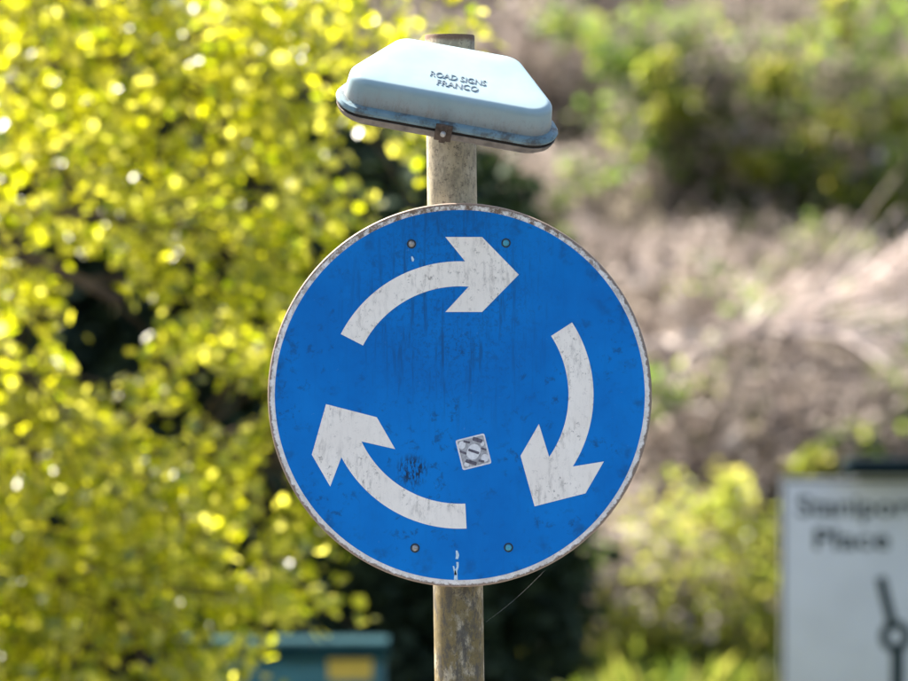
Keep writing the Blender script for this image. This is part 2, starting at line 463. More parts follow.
def arrow_mesh(rot):
    k = 0.0015625; ro, ri, n = 133.7, 108.7, 28; t = 0.0005
    c, sn = math.cos(R(rot)), math.sin(R(rot)); bm = bmesh.new()
    outer = [(ro * math.cos(R(152.9 + (87.7 - 152.9) * i / n)), ro * math.sin(R(152.9 + (87.7 - 152.9) * i / n))) for i in range(n + 1)]
    inner = [(ri * math.cos(R(152.9 + (85.3 - 152.9) * i / n)), ri * math.sin(R(152.9 + (85.3 - 152.9) * i / n))) for i in range(n + 1)]
    head = [(-14.5, 158.0), (22.3, 158.0), (59.0, 120.4), (22.3, 83.0), (-14.5, 83.0)]
    def vv(p, y): x, z = p[0] * k, p[1] * k; return bm.verts.new((x * c - z * sn, y, x * sn + z * c))
    F = {}; B = {}
    for nm, L in (('o', outer), ('i', inner), ('h', head)):
        F[nm] = [vv(p, -t) for p in L]; B[nm] = [vv(p, 0.0) for p in L]
    o, i_, h = F['o'], F['i'], F['h']
    for j in range(n): bm.faces.new((o[j], o[j + 1], i_[j + 1], i_[j]))
    bm.faces.new((o[n], h[0], h[1])); bm.faces.new((o[n], h[1], h[2])); bm.faces.new((o[n], h[2], i_[n]))
    bm.faces.new((i_[n], h[2], h[3])); bm.faces.new((i_[n], h[3], h[4]))
    lf = o + h + i_[::-1]; lb = B['o'] + B['h'] + B['i'][::-1]
    for j in range(len(lf)):
        m = (j + 1) % len(lf); bm.faces.new((lf[j], lf[m], lb[m], lb[j]))
    return bm_mesh('arrow', bm)
for q in range(3):
    child('arrow', arrow_mesh(-120 * q), M['white'], plate, (0, -0.0007, 0))

def screw_mesh():
    return lathe_y('screw', [(0, -0.0040), (0.0022, -0.0036), (0.0038, -0.0022), (0.0049, -0.0010), (0.0050, -0.0007), (0.0072, -0.0006), (0.0074, 0.0)], 20, 35)
for px, py, mk in ((411.5, 244, 'screw_grey'), (506, 243, 'screw_blue'), (415, 548, 'screw_grey'), (508.5, 547.5, 'screw_blue')):
    me = screw_mesh(); me.materials.append(M[mk]); me.materials.append(M['screw_dark'])
    for p in me.polygons:
        c = p.center
        if math.hypot(c.x, c.z) > 0.0049: p.material_index = 1
    child('screw', me, None, plate, (PX(px, 0) - PLC.x, -0.0006, PZ(py, 0) - PLC.z))

def sticker():
    bm = bmesh.new(); k = 0.0015625
    def rr(hw, hh, r, y, mi, cx=0, cz=0, rot=0, n=5):
        pts = []
        for qx, qz, a0 in ((1, 1, 0), (-1, 1, 90), (-1, -1, 180), (1, -1, 270)):
            for i in range(n):
                a = R(a0 + 90 * i / (n - 1)); pts.append((qx * (hw - r) + r * math.cos(a), qz * (hh - r) + r * math.sin(a)))
        c, s = math.cos(R(rot)), math.sin(R(rot))
        f = bm.faces.new([bm.verts.new((x * c - z * s + cx, y, x * s + z * c + cz)) for x, z in pts]); f.material_index = mi
        return f
    rr(0.0232, 0.0242, 0.003, -0.0003, 0)
    rr(0.0208, 0.0218, 0.002, -0.00045, 1)
    y = -0.0006
    rr(0.0098, 0.0125, 0.0095, y, 0, 0.0, 0.0, -40)            # centre lozenge
    for cx, cz, w_, h_ in ((-0.0150, 0.0145, 0.0052, 0.0062), (0.0150, -0.0135, 0.0056, 0.0060), (0.0165, 0.009, 0.0030, 0.0035), (-0.0150, -0.0165, 0.004, 0.0035)):
        rr(w_, h_, min(w_, h_) * 0.9, y, 0, cx, cz, -35)
    y = -0.00075
    for cx, cz, L, W, a in ((0.0005, 0.0005, 0.0088, 0.0020, -47), (0.0105, 0.0165, 0.0078, 0.0030, -45), (-0.0075, -0.0150, 0.0088, 0.0028, -46),
                            (-0.0065, 0.0175, 0.0052, 0.0016, -40), (-0.0160, 0.0030, 0.0055, 0.0018, -50), (0.0165, 0.0005, 0.0045, 0.0016, -50), (0.0085, -0.0170, 0.0045, 0.0018, -40)):
        rr(L, W, W * 0.5, y, 2, cx, cz, a + 14)
    return bm_mesh('sticker', bm)
stk = child('sticker', sticker(), [M['stk_white'], M['stk_grey'], M['stk_dark']], plate, (PX(473.5, 0) - PLC.x, -0.0006, PZ(451.8, 0) - PLC.z), (0, R(-14), 0))
stk['label'] = 'small worn square grey and white sticker'
def scratch():
    k = 0.0015625
    def l(px, py): return ((px - 459.8) * k, (395.0 - py) * k)
    strips = [[(456.6, 550.5, 0.9), (457.6, 555, 1.6), (456.8, 559, 1.3)], [(457.4, 562, 1.2), (457.6, 567, 1.0), (456.0, 571, 1.3), (455.8, 580, 1.9)], [(453.3, 566, 0.7), (454.8, 571, 1.0), (455.6, 575, 1.2)],
              [(411.9, 256.5, 0.7), (412.9, 259.5, 1.3), (412.8, 261.5, 0.6)]]
    for st in strips:
        bm = bmesh.new(); pr = None
        for px, py, wd in st:
            x, z = l(px, py); cur = (bm.verts.new((x - wd * k, -0.0009, z)), bm.verts.new((x + wd * k, -0.0009, z)))
            if pr: bm.faces.new((pr[0], pr[1], cur[1], cur[0]))
            pr = cur
        child('paint_scratch', bm_mesh('paint_scratch', bm), M['chip'], plate)
scratch()
# channel rails and clamps behind the plate
for py in (244, 547):
    z = PZ(py, 0)
    rail = box('mounting_rail', 0.24, 0.016, 0.04, (0, 0, 0), 0.002, M['galv'], sign, Vector((PLC.x, 0.0125, z)) + inv)
    bm = bmesh.new(); n = 28; rs = []
    cx = post_x(py)
    for rr, zz in ((0.0396, -0.012), (0.0425, -0.012), (0.0425, 0.012), (0.0396, 0.012)):
        rs.append([bm.verts.new((rr * math.cos(2 * math.pi * i / n), rr * math.sin(2 * math.pi * i / n), zz)) for i in range(n)])
    for a in range(4):
        for i in range(n): bm.faces.new((rs[a][i], rs[a][(i + 1) % n], rs[(a + 1) % 4][(i + 1) % n], rs[(a + 1) % 4][i]))
    child('post_clamp', bm_mesh('post_clamp', bm, 40), M['galv'], sign, Vector((cx, POST_Y, z)) + inv)

# ------------------------------------------------------------------ lantern above the sign
LT, LR = R(33.0), R(10.3)
lamp = thing('sign_lantern', 'pale blue metal lantern with sloping sides and raised lettering, tilted above the round sign', 'sign lamp',
             (-0.0060, -0.095, 2.2760), (LT, LR, 0))
def outline(inset, r, wf=0.205, wb=0.101, d=0.094, n=9):
    """rounded trapezoid, wide at the front (-y), narrow at the back"""
    P = [Vector((-wf, -d)), Vector((wf, -d)), Vector((wb, d)), Vector((-wb, d))]
    N = len(P); lines = []
    for i in range(N):
        a, b = P[i], P[(i + 1) % N]; t = (b - a).normalized(); nr = Vector((-t.y, t.x)); lines.append((a + nr * inset, t))
    Q = []
    for i in range(N):
        (p, t), (q, u) = lines[i - 1], lines[i]
        k = ((q.x - p.x) * u.y - (q.y - p.y) * u.x) / (t.x * u.y - t.y * u.x); Q.append(p + t * k)
    out = []
    for i in range(N):
        a, b, c = Q[i - 1], Q[i], Q[(i + 1) % N]
        u = (a - b).normalized(); v = (c - b).normalized(); ang = math.acos(max(-1, min(1, u.dot(v))))
        dist = r / math.tan(ang / 2); cen = b + (u + v).normalized() * (r / math.sin(ang / 2))
        s = b + u * dist - cen; e = b + v * dist - cen
        a0 = math.atan2(s.y, s.x); a1 = math.atan2(e.y, e.x)
        while a1 < a0: a1 += 2 * math.pi
        for j in range(n):
            th = a0 + (a1 - a0) * j / (n - 1); out.append((cen.x + r * math.cos(th), cen.y + r * math.sin(th)))
    return out
def loft(name, layers, cap0=True, cap1=True, ang=38):
    bm = bmesh.new(); rings = [[bm.verts.new((x, y, z)) for x, y in pts] for pts, z in layers]
    n = len(rings[0])
    for a, b in zip(rings[:-1], rings[1:]):
        for i in range(n): bm.faces.new((a[i], a[(i + 1) % n], b[(i + 1) % n], b[i]))
    if cap0: bm.faces.new(list(reversed(rings[0])))
    if cap1: bm.faces.new(rings[-1])
    return bm_mesh(name, bm, ang)
RC = 0.045
lay = [(outline(0.010, RC - 0.008), -0.002), (outline(0.011, RC - 0.009), 0.012), (outline(0.0135, RC - 0.011), 0.035)]
for k in range(1, 8):
    a = math.pi / 2 * k / 7
    lay.append((outline(0.0135 + 0.011 * (1 - math.cos(a)), RC - 0.011 - 0.009 * (1 - math.cos(a))), 0.035 + 0.0135 * math.sin(a)))
for k, ins in enumerate((0.035, 0.05, 0.066)):
    lay.append((outline(ins, max(0.006, 0.024 - 0.006 * k)), 0.0485 + 0.0014 * (1 - (1 - (k + 1) / 3) ** 2)))
lid = child('lid', loft('lid', lay, True, True, 30), M['lamp'], lamp)
fl = [(outline(0.006, RC - 0.004), -0.0065), (outline(0.001, RC), -0.0045), (outline(0.0, RC), 0.0), (outline(0.0025, RC - 0.002), 0.0045), (outline(0.009, RC - 0.006), 0.0062)]
child('rim', loft('rim', fl), M['flange'], lamp)
child('gasket', loft('gasket', [(outline(0.0035, RC - 0.003), -0.0105), (outline(0.0035, RC - 0.003), -0.0062)]), M['gasket'], lamp)
bt = [(outline(0.030, RC - 0.015), -0.0290), (outline(0.014, RC - 0.010), -0.0275), (outline(0.006, RC - 0.005), -0.0200), (outline(0.002, RC - 0.002), -0.0102)]
tray = child('base_tray', loft('base_tray', bt), M['lampbase'], lamp)
child('lens', loft('lens', [(outline(0.045, 0.02), -0.0345), (outline(0.038, 0.02), -0.0292)]), M['lens'], lamp)
clampm = bm_mesh('catch', box_bm(0.010, 0.006, 0.030, 0, 0, 0, 0.001, box_bm(0.026, 0.0045, 0.027, 0, 0.003, 0, 0.001)), 35)
catch = child('catch', clampm, M['rust'], lamp, (0.000, -0.0975, -0.008), (R(-6), 0, 0))
child('bolt', lathe_y('bolt', [(0, -0.0065), (0.0028, -0.006), (0.0042, -0.0035), (0.0044, 0.0)], 16, 35), M['steel'], catch, (0, -0.0028, 0.001))
# bracket from the lantern to the post top
Lm = Euler((LT, LR, 0)).to_matrix(); Lp = Vector(lamp.location)
def to_l(v): return Lm.transposed() @ (Vector(v) - Lp)
tb = Tubes(); a0 = to_l((post_x(75), POST_Y - 0.02, 2.215)); b0 = Vector((0, 0.05, -0.024))
tb.add([a0, (a0 + b0) / 2, b0], [0.011, 0.011, 0.011], 10)
child('bracket_arm', tb.build('bracket_arm'), M['rust'], lamp)

def text_mesh(body, cap_h, width=None, extrude=0.0, offset=0.0, spacing=1.0):
    """flat text in the XY plane, origin at its lower-left"""
    cu = bpy.data.curves.new('txt', 'FONT'); cu.body = body; cu.size = 1.0; cu.extrude = 0; cu.offset = offset; cu.space_character = spacing
    cu.resolution_u = 3
    to = bpy.data.objects.new('txt', cu); COL.objects.link(to)
    dg = bpy.context.evaluated_depsgraph_get(); dg.update()
    me = bpy.data.meshes.new_from_object(to.evaluated_get(dg)); bpy.data.objects.remove(to)
    co = np.array([v.co for v in me.vertices]); mn, mxx = co.min(0), co.max(0)
    cap = 0.69
    sy = cap_h / cap; sx = width / (mxx[0] - mn[0]) if width else sy
    bm = bmesh.new(); bm.from_mesh(me); bpy.data.meshes.remove(me)
    for v in bm.verts: v.co = Vector(((v.co.x - mn[0]) * sx, v.co.y * sy, 0))
    if extrude:
        g = bmesh.ops.extrude_face_region(bm, geom=bm.faces[:])
        for v in [e for e in g['geom'] if isinstance(e, bmesh.types.BMVert)]: v.co.z += extrude
    return bm_mesh(body, bm)
for body, wd, x, y in (('ROAD SIGNS', 0.087, -0.036, -0.032), ('FRANCO', 0.064, -0.0235, -0.0535)):
    child('lettering', text_mesh(body, 0.0145, wd, 0.0018, 0.0, 1.0), M['letter'], lid, (x, y, 0.0490 + (0.0003 if body[0] == 'R' else 0.0)), (0, 0, 0))

# ------------------------------------------------------------------ cobweb strand
tb = Tubes()
p0, p1 = Vector((PX(486, 0.03), 0.03, PZ(622, 0.03))), Vector((PX(545, 0.01), 0.017, PZ(570.5, 0.01)))
tb.add([p0 + (p1 - p0) * (i / 8) - Vector((0, 0, 0.004 * math.sin(math.pi * i / 8))) for i in range(9)], [0.00006] * 9, 4)
t = NT('spider_silk'); t.pbr((0.7, 0.7, 0.7), 0.4, 0.5)
child('cobweb_thread', tb.build('cobweb_thread'), t.m, sign, inv)

# ------------------------------------------------------------------ direction sign
DY = 10.4
dx0 = PX(780.5, DY); dtop = PZ(478, DY); DW, DH = 0.76, 1.02
ds = thing('direction_sign', 'white direction sign with black road map symbol, place name and two posts', 'direction sign', (dx0 + DW / 2, DY, 0))
def inpanel(px, py): return (PX(px, DY) - dx0 - DW / 2, PZ(py, DY))
pan = box('panel', DW, 0.012, DH, (0, 0.006, dtop - DH / 2), 0.002, M['panel'], ds)
bm = bmesh.new(); e = 0.006; wdt = 0.012
for sx, sz, cx, cz in ((DW - 0.004, wdt, 0, dtop - e - wdt / 2 + 0.004), (DW - 0.004, wdt, 0, dtop - DH + e + wdt / 2), (wdt, DH - 2 * wdt - 0.02, -DW / 2 + wdt / 2 + 0.002, dtop - DH / 2), (wdt, DH - 2 * wdt - 0.02, DW / 2 - wdt / 2 - 0.002, dtop - DH / 2)):
    box_bm(sx, 0.002, sz, cx, -0.001, cz, 0, bm)
child('border', bm_mesh('border', bm), M['ink'], pan)
for body, cap_px, x0, x1, yb in (('Staniport', 20.5, 797, 919, 516.0), ('Place', 20.5, 814, 890, 549.0)):
    k = S(DY); x, z = inpanel(x0, yb)
    child('lettering', text_mesh(body, cap_px * k, (x1 - x0) * k, 0.0006, 0.02), M['ink'], pan, (x, -0.0006, z), (R(90), 0, 0))
def mapsym():
    bm = bmesh.new(); k = S(DY); cx, cz = inpanel(895.5, 636.5)
    def quad(pts): bm.faces.new([bm.verts.new((a, -0.0012, b)) for a, b in pts])
    n = 32; ro, ri = 16.5 * k, 7.0 * k
    for i in range(n):
        a, b = 2 * math.pi * i / n, 2 * math.pi * (i + 1) / n
        quad([(cx + ro * math.cos(a), cz + ro * math.sin(a)), (cx + ro * math.cos(b), cz + ro * math.sin(b)), (cx + ri * math.cos(b), cz + ri * math.sin(b)), (cx + ri * math.cos(a), cz + ri * math.sin(a))])
    def bar(p, q, w_):
        (x0, z0), (x1, z1) = inpanel(*p), inpanel(*q); d = Vector((x1 - x0, z1 - z0)).normalized(); nn = Vector((-d.y, d.x)) * w_ * k / 2
        quad([(x0 + nn.x, z0 + nn.y), (x1 + nn.x, z1 + nn.y), (x1 - nn.x, z1 - nn.y), (x0 - nn.x, z0 - nn.y)])
    bar((880.5, 577), (891.5, 622), 10.5); bar((897.5, 650), (897.5, 770), 13.5)
    return bm_mesh('map_symbol', bm)
child('map_symbol', mapsym(), M['ink'], pan)
for sx in (-0.22, 0.22):
    tb = Tubes(); tb.add([(sx, 0.05, 0.0), (sx, 0.05, dtop / 2), (sx, 0.05, dtop - 0.005)], [0.03] * 3, 20)
    child('post', tb.build('post'), M['galv'], ds)
    box('post_clamp', 0.09, 0.03, 0.03, (0, 0, 0), 0.003, M['galv'], ds, (sx, 0.024, dtop - 0.15))
# dark lamp hood over the panel
hz = PZ(467.5, DY - 0.17); hx = PX(845, DY - 0.17)
HL = 0.46
dl = thing('sign_lantern', 'dark trough lamp fixed above the white direction sign', 'sign lamp', (hx + HL / 2, DY - 0.10, hz))
prof = [(-0.10, -0.026), (-0.10, 0.024), (-0.094, 0.030), (-0.02, 0.031), (0.05, 0.028), (0.065, 0.0), (0.06, -0.026)]
bm = bmesh.new(); rings = []
for x, sc in ((-HL / 2, 0.72), (-HL / 2 + 0.012, 0.93), (-HL / 2 + 0.03, 1.0), (HL / 2 - 0.03, 1.0), (HL / 2 - 0.012, 0.93), (HL / 2, 0.72)):
    rings.append([bm.verts.new((x, y * sc, z * sc)) for y, z in prof])
for a, b in zip(rings[:-1], rings[1:]):
    for i in range(len(prof)): bm.faces.new((a[i], a[(i + 1) % len(prof)], b[(i + 1) % len(prof)], b[i]))
bm.faces.new(rings[0]); bm.faces.new(rings[-1])
child('housing', bm_mesh('housing', bm, 40), M['hood'], dl)
box('lens', HL - 0.08, 0.09, 0.012, (0, -0.02, -0.030), 0.003, M['lens'], dl)
for sx in (-0.13, 0.13):
    tb = Tubes(); tb.add([(sx, 0.05, 0.0), (sx, 0.11, -0.005), (sx, 0.135, -0.05), (sx, 0.135, -0.12)], [0.009] * 4, 8)
    child('arm', tb.build('arm'), M['hood'], dl)

# ------------------------------------------------------------------ roadside cabinet
CY = 10.6
cx1 = PX(388, CY); ctop = PZ(641, CY); CW, CDp = 0.82, 0.36
cabr = thing('utility_cabinet', 'teal roadside utility cabinet with a yellow label, half hidden by the leafy tree', 'cabinet', (cx1 - CW / 2, CY, 0))
box('plinth', CW - 0.06, CDp - 0.05, 0.10, (0, CDp / 2, 0.05), 0.006, M['concrete'], cabr)
box('body', CW - 0.03, CDp - 0.02, ctop - 0.16, (0, CDp / 2, 0.1 + (ctop - 0.16) / 2), 0.008, M['cab'], cabr)
bm = bmesh.new(); h = CW / 2
secs = [(-0.0, ctop - 0.062), (-0.018, ctop - 0.058), (-0.018, ctop - 0.008), (-0.012, ctop - 0.002), (CDp / 2, ctop), (CDp + 0.012, ctop - 0.002), (CDp + 0.018, ctop - 0.008), (CDp + 0.018, ctop - 0.058), (CDp, ctop - 0.062)]
L0 = [bm.verts.new((-h, y, z)) for y, z in secs]; L1 = [bm.verts.new((h, y, z)) for y, z in secs]
for i in range(len(secs)): bm.faces.new((L0[i], L0[(i + 1) % len(secs)], L1[(i + 1) % len(secs)], L1[i]))
bm.faces.new(L0); bm.faces.new(L1)
child('roof', bm_mesh('roof', bm, 30), M['cabtop'], cabr)
dh = ctop - 0.16 - 0.07
for s in (-1, 1):
    dw = (CW - 0.03) / 2 - 0.03
    d = box('door', dw, 0.012, dh, (0, 0, 0), 0.004, M['cab'], cabr, (s * (dw / 2 + 0.006), 0.006, 0.1 + 0.04 + dh / 2))
    if s > 0:
        k = S(CY)
        lx = (PX(328, CY) + PX(372, CY)) / 2 - (cx1 - CW / 2) - d.location.x; lz = PZ(666, CY) - d.location.z
        yl = box('warning_label', 44 * k, 0.003, 27 * k, (0, 0, 0), 0.0, M['yellow'], d, (lx, -0.0075, lz))
        box('handle', 0.022, 0.018, 0.11, (0, 0, 0), 0.004, M['black'], d, (-dw / 2 + 0.035, -0.012, -0.02))
    for zz in (-0.28, 0.28):
        box('hinge', 0.016, 0.012, 0.07, (0, 0, 0), 0.003, M['cab'], d, (s * (dw / 2 - 0.004), -0.008, zz))

# ------------------------------------------------------------------ foliage tools
TPL = np.array([(0, 0, 0), (-0.46, 0.34, 0.10), (-0.34, 0.72, 0.07), (0, 1.0, -0.03), (0.34, 0.72, 0.07), (0.46, 0.34, 0.10)])
TQ = np.array([(0, 3, 2, 1), (0, 5, 4, 3)])
def leaf_frames(rng, n, droop=0.3, up=0.5):
    """random leaf frames: axis (outward, drooping) and normal (mostly up)"""
    az = rng.uniform(0, 2 * np.pi, n)
    ax = np.stack([np.cos(az), np.sin(az), rng.normal(-droop, 0.45, n)], 1); ax /= np.linalg.norm(ax, axis=1)[:, None]
    nr = rng.normal(0, 1, (n, 3)) + np.array([0, 0, up * 2]); nr -= (nr * ax).sum(1)[:, None] * ax; nr /= np.linalg.norm(nr, axis=1)[:, None]
    sd = np.cross(ax, nr)
    return np.stack([sd, ax, nr], 2)           # columns
def leaves_mesh(name, P, F, L, wid=0.95):
    T = TPL * np.array([wid, 1, 1])
    V = P[:, None, :] + L[:, None, None] * np.einsum('nij,kj->nki', F, T)
    Q = (np.arange(len(P))[:, None, None] * len(T) + TQ[None]).reshape(-1, 4)
    return np_mesh(name, V.reshape(-1, 3), Q)
LEAF1 = mesh('leaf', TPL * np.array([0.95, 1, 1]), [tuple(q) for q in TQ])

def in_ell(p, c, r, e=2.0): return (np.abs((p - np.array(c)) / np.array(r)) ** e).sum(-1) <= 1

# ------------------------------------------------------------------ leafy tree at the left
def leafy_tree():
    rng = np.random.default_rng(11)
    bx, by = -1.95, 7.7
    tr = thing('leafy_tree', 'tree with bright yellow-green spring leaves and drooping branches in front of the teal cabinet', 'tree', (bx, by, 0))
    B = np.array([bx, by, 0.0])
    ells = [((-1.55, 7.2, 2.15), (1.62, 0.55, 1.35)), ((-0.58, 7.0, 1.60), (0.42, 0.40, 0.44)), ((-0.60, 7.1, 2.15), (0.50, 0.5, 0.55)), ((-0.95, 7.0, 1.75), (0.5, 0.5, 0.6)), ((-0.90, 7.0, 1.15), (0.50, 0.45, 0.55)), ((-0.45, 7.1, 2.75), (0.46, 0.5, 0.55)), ((-0.95, 7.2, 2.75), (0.85, 0.5, 0.65))]
    def gap(px, py, rx, ry): Y = 7.2; k = S(Y); return ((PX(px, Y), Y, PZ(py, Y)), (rx * k, 1.6, ry * k))
    gaps = [gap(100, 322, 60, 56), gap(375, 165, 48, 30), gap(400, 205, 40, 30), gap(20, 340, 22, 26), gap(235, 405, 38, 26), gap(200, 380, 20, 25), gap(285, 470, 24, 34),
            gap(225, 262, 22, 22), gap(55, 140, 20, 18), gap(255, 185, 16, 22), gap(145, 655, 26, 22), gap(400, 320, 40, 110), gap(475, 175, 50, 45), gap(336, 654, 60, 46), gap(414, 575, 54, 72), gap(170, 420, 26, 18), gap(130, 60, 18, 16), gap(300, 95, 18, 14), gap(60, 520, 18, 16), gap(10, 236, 24, 15), gap(48, 252, 26, 16), gap(82, 272, 26, 16), gap(20, 425, 20, 14), gap(185, 300, 16, 14), gap(90, 215, 16, 12), gap(240, 560, 14, 14), gap(200, 130, 14, 12)]
    pts = []
    while len(pts) < 500:
        p = np.array([rng.uniform(-3.6, 0.2), rng.uniform(6.0, 8.6), rng.uniform(0.4, 3.7)])
        if not any(in_ell(p, c, r) for c, r in ells): continue
        if any(in_ell(p, c, r) for c, r in gaps): continue
        if p[0] < -1.45 and rng.random() < 0.5: continue
        if p[2] > 2.95 and rng.random() < 0.6: continue
        # the crown is fullest near its surface
        c, r = ells[0]; q = (((p - np.array(c)) / np.array(r)) ** 2).sum() ** 0.5
        if q < 0.55 and rng.random() < 0.55: continue
        pts.append(p)
    pts = np.array(pts)
    # trunk and limbs
    tz = [(0, 0, 0, .12), (0.03, -0.05, 0.8, .095), (0.0, -0.12, 1.7, .08), (0.06, -0.2, 2.8, .062), (0.1, -0.25, 3.1, .03), (0.12, -0.3, 3.4, .012)]
    T = Tubes(); T.add([t[:3] for t in tz], [t[3] for t in tz], 14)
    child('trunk', T.build('trunk'), M['bark'], tr)
    tzn = np.array([t[:3] for t in tz]) + B
    def on_trunk(z): return np.array([np.interp(z, tzn[:, 2], tzn[:, i]) for i in range(3)])
    tips = [(PX(122, 6.75), 6.75, PZ(302, 6.75)), (-0.35, 6.9, 1.55), (-0.15, 7.1, 2.6), (-0.4, 7.2, 3.0), (-0.8, 6.7, 2.2), (-0.85, 6.9, 1.2), (-1.1, 6.8, 1.8), (-1.0, 6.8, 2.9), (-1.2, 7.5, 3.4), (-0.7, 7.4, 3.3),
            (-2.6, 6.9, 1.9), (-2.9, 7.4, 2.4), (-2.5, 7.0, 3.0), (-2.2, 6.8, 2.8), (-1.9, 7.6, 3.4), (-2.3, 7.7, 2.4), (-1.1, 7.6, 2.4)]
    limbs = []
    for i, tp in enumerate(tips):
        tp = np.array(tp); zz = max(0.9, min(3.1, tp[2] - rng.uniform(-0.05, 0.35))); s = on_trunk(zz)
        if i == 0: s = on_trunk(2.32)
        mid = (s + tp) / 2 + np.array([0, 0, 0.16 if i else 0.03]) + rng.normal(0, 0.05, 3)
        q = [(1 - u) ** 2 * s + 2 * u * (1 - u) * mid + u * u * tp for u in np.linspace(0, 1, 9)]
        limbs.append((np.array(q), 0.026 if i else 0.036))
    owner = []
    for p in pts:
        best = min(((np.linalg.norm(q - p, axis=1).min(), k) for k, (q, _) in enumerate(limbs)))
        owner.append(best[1])
    LP, LF, LL = [], [], []
    for k, (q, r) in enumerate(limbs):
        tb = Tubes(); tb.add(q - B, np.linspace(r, 0.006 if k else 0.016, len(q)), 8)
        for p, ow in zip(pts, owner):
            if ow != k: continue
            d = np.linalg.norm(q - p, axis=1); j = int(d.argmin()); s = q[max(0, j - 1)]
            out = p - s; dl_ = np.linalg.norm(out) + 1e-6
            end = p + out / dl_ * 0.12 + np.array([rng.normal(0, .06), rng.normal(0, .06), -rng.uniform(0.06, 0.2)])
            mid = p + np.array([0, 0, 0.05])
            cur = np.array([(1 - u) ** 2 * s + 2 * u * (1 - u) * mid + u * u * end for u in np.linspace(0, 1, 6)])
            tb.add(cur - B, np.linspace(0.006, 0.0015, 6), 4)
            n = int(rng.integers(30, 52))
            u = rng.uniform(0.35, 1.0, n)
            base = (1 - u)[:, None] ** 2 * s + (2 * u * (1 - u))[:, None] * mid + (u * u)[:, None] * end
            LP.append(base + rng.normal(0, 0.065, (n, 3)) * np.array([1, 1, 0.9])); LF.append(leaf_frames(rng, n, 0.5, 0.35)); LL.append(rng.uniform(0.026, 0.058, n))
        child('branch', tb.build('branch'), M['bark'], tr)
    LP, LF, LL = np.concatenate(LP), np.concatenate(LF), np.concatenate(LL)
    # trim leaves that stray into the open gaps of the crown
    keep = np.ones(len(LP), bool)
    for c, r in gaps: keep &= ~(in_ell(LP, c, np.array(r) * 0.95) & (rng.random(len(LP)) < 0.93))
    LP, LF, LL = LP[keep], LF[keep], LL[keep]
    # the leaves that show largest become single parts
    k = 0.0015625 * (LP[:, 1] + CAM_D) / CAM_D
    u, v = LP[:, 0] / k + 454, 340.5 - (LP[:, 2] - CAM_Z) / k
    inv_ = (u > 5) & (u < 440) & (v > 5) & (v < 676)
    size = LL / k * np.abs(LF[:, 1, 2]) ** 0.5
    score = np.where(inv_, size, -1); idx = np.argsort(-score)[:300]
    rest = np.ones(len(LP), bool); rest[idx] = False
    cr = child('crown', leaves_mesh('crown', LP[rest] - B, LF[rest], LL[rest]), M['leaf'], tr); cr['kind'] = 'stuff'
    LEAF1.materials.append(M['leaf'])
    for i in idx:
        o = bpy.data.objects.new('leaf', LEAF1); COL.objects.link(o); o.parent = cr
        m = Matrix(LF[i].tolist()).to_4x4() @ Matrix.Scale(float(LL[i]), 4); m.translation = Vector(LP[i] - B)
        o.matrix_local = m
    return len(LP)
print('tree leaves', leafy_tree())

# ------------------------------------------------------------------ shrubs
def stems_into(tb, rng, n, rad, hgt, r0=0.006, k=3, lean=0.5, arch=0.35, base=0.25):
    for _ in range(n):
        a = rng.uniform(0, 2 * np.pi); b0 = rng.uniform(0, base) * rad; L = hgt * rng.uniform(0.6, 1.15); o = rad * rng.uniform(0.2, 1.0) * lean * 2
        a2 = a + rng.normal(0, 0.5)
        s = np.array([b0 * np.cos(a), b0 * np.sin(a), -0.05]); e = s + np.array([o * np.cos(a2), o * np.sin(a2), L * rng.uniform(0.55, 1.0)])
        m = s + np.array([o * 0.35 * np.cos(a2), o * 0.35 * np.sin(a2), L * (0.75 + arch)]) + rng.normal(0, 0.05, 3)
        cur = [(1 - u) ** 2 * s + 2 * u * (1 - u) * m + u * u * e for u in np.linspace(0, 1, 6)]
        tb.add(cur, np.linspace(r0 * rng.uniform(.6, 1.2), r0 * 0.25, 6), k)
        for _t in range(2):
            j = int(rng.integers(2, 5)); q = cur[j]; d = rng.normal(0, 1, 3) * np.array([1, 1, .5]) + np.array([0, 0, .5]); d /= np.linalg.norm(d)
            tb.add([q, q + d * 0.12, q + d * rng.uniform(.2, .38) + rng.normal(0, .03, 3)], [r0 * .5, r0 * .4, r0 * .2], k)

def blob_leaves(rng, n, c, r, L, droop=0.3, up=0.4, clump=40, e=2.0, shell=0.0, jit=0.13):
    P = []
    nc = max(1, n // clump)
    cs = []
    while len(cs) < nc:
        p = rng.uniform(-1, 1, 3)
        q = (np.abs(p) ** e).sum() ** (1 / e)
        if q > 1 or q < shell * rng.random(): continue
        cs.append(p * np.array(r) + np.array(c))
    cs = np.array(cs)
    P = cs[rng.integers(0, nc, n)] + rng.normal(0, 1, (n, 3)) * (min(r) * jit)
    return P, leaf_frames(rng, n, droop, up), rng.uniform(L * 0.7, L * 1.3, n)

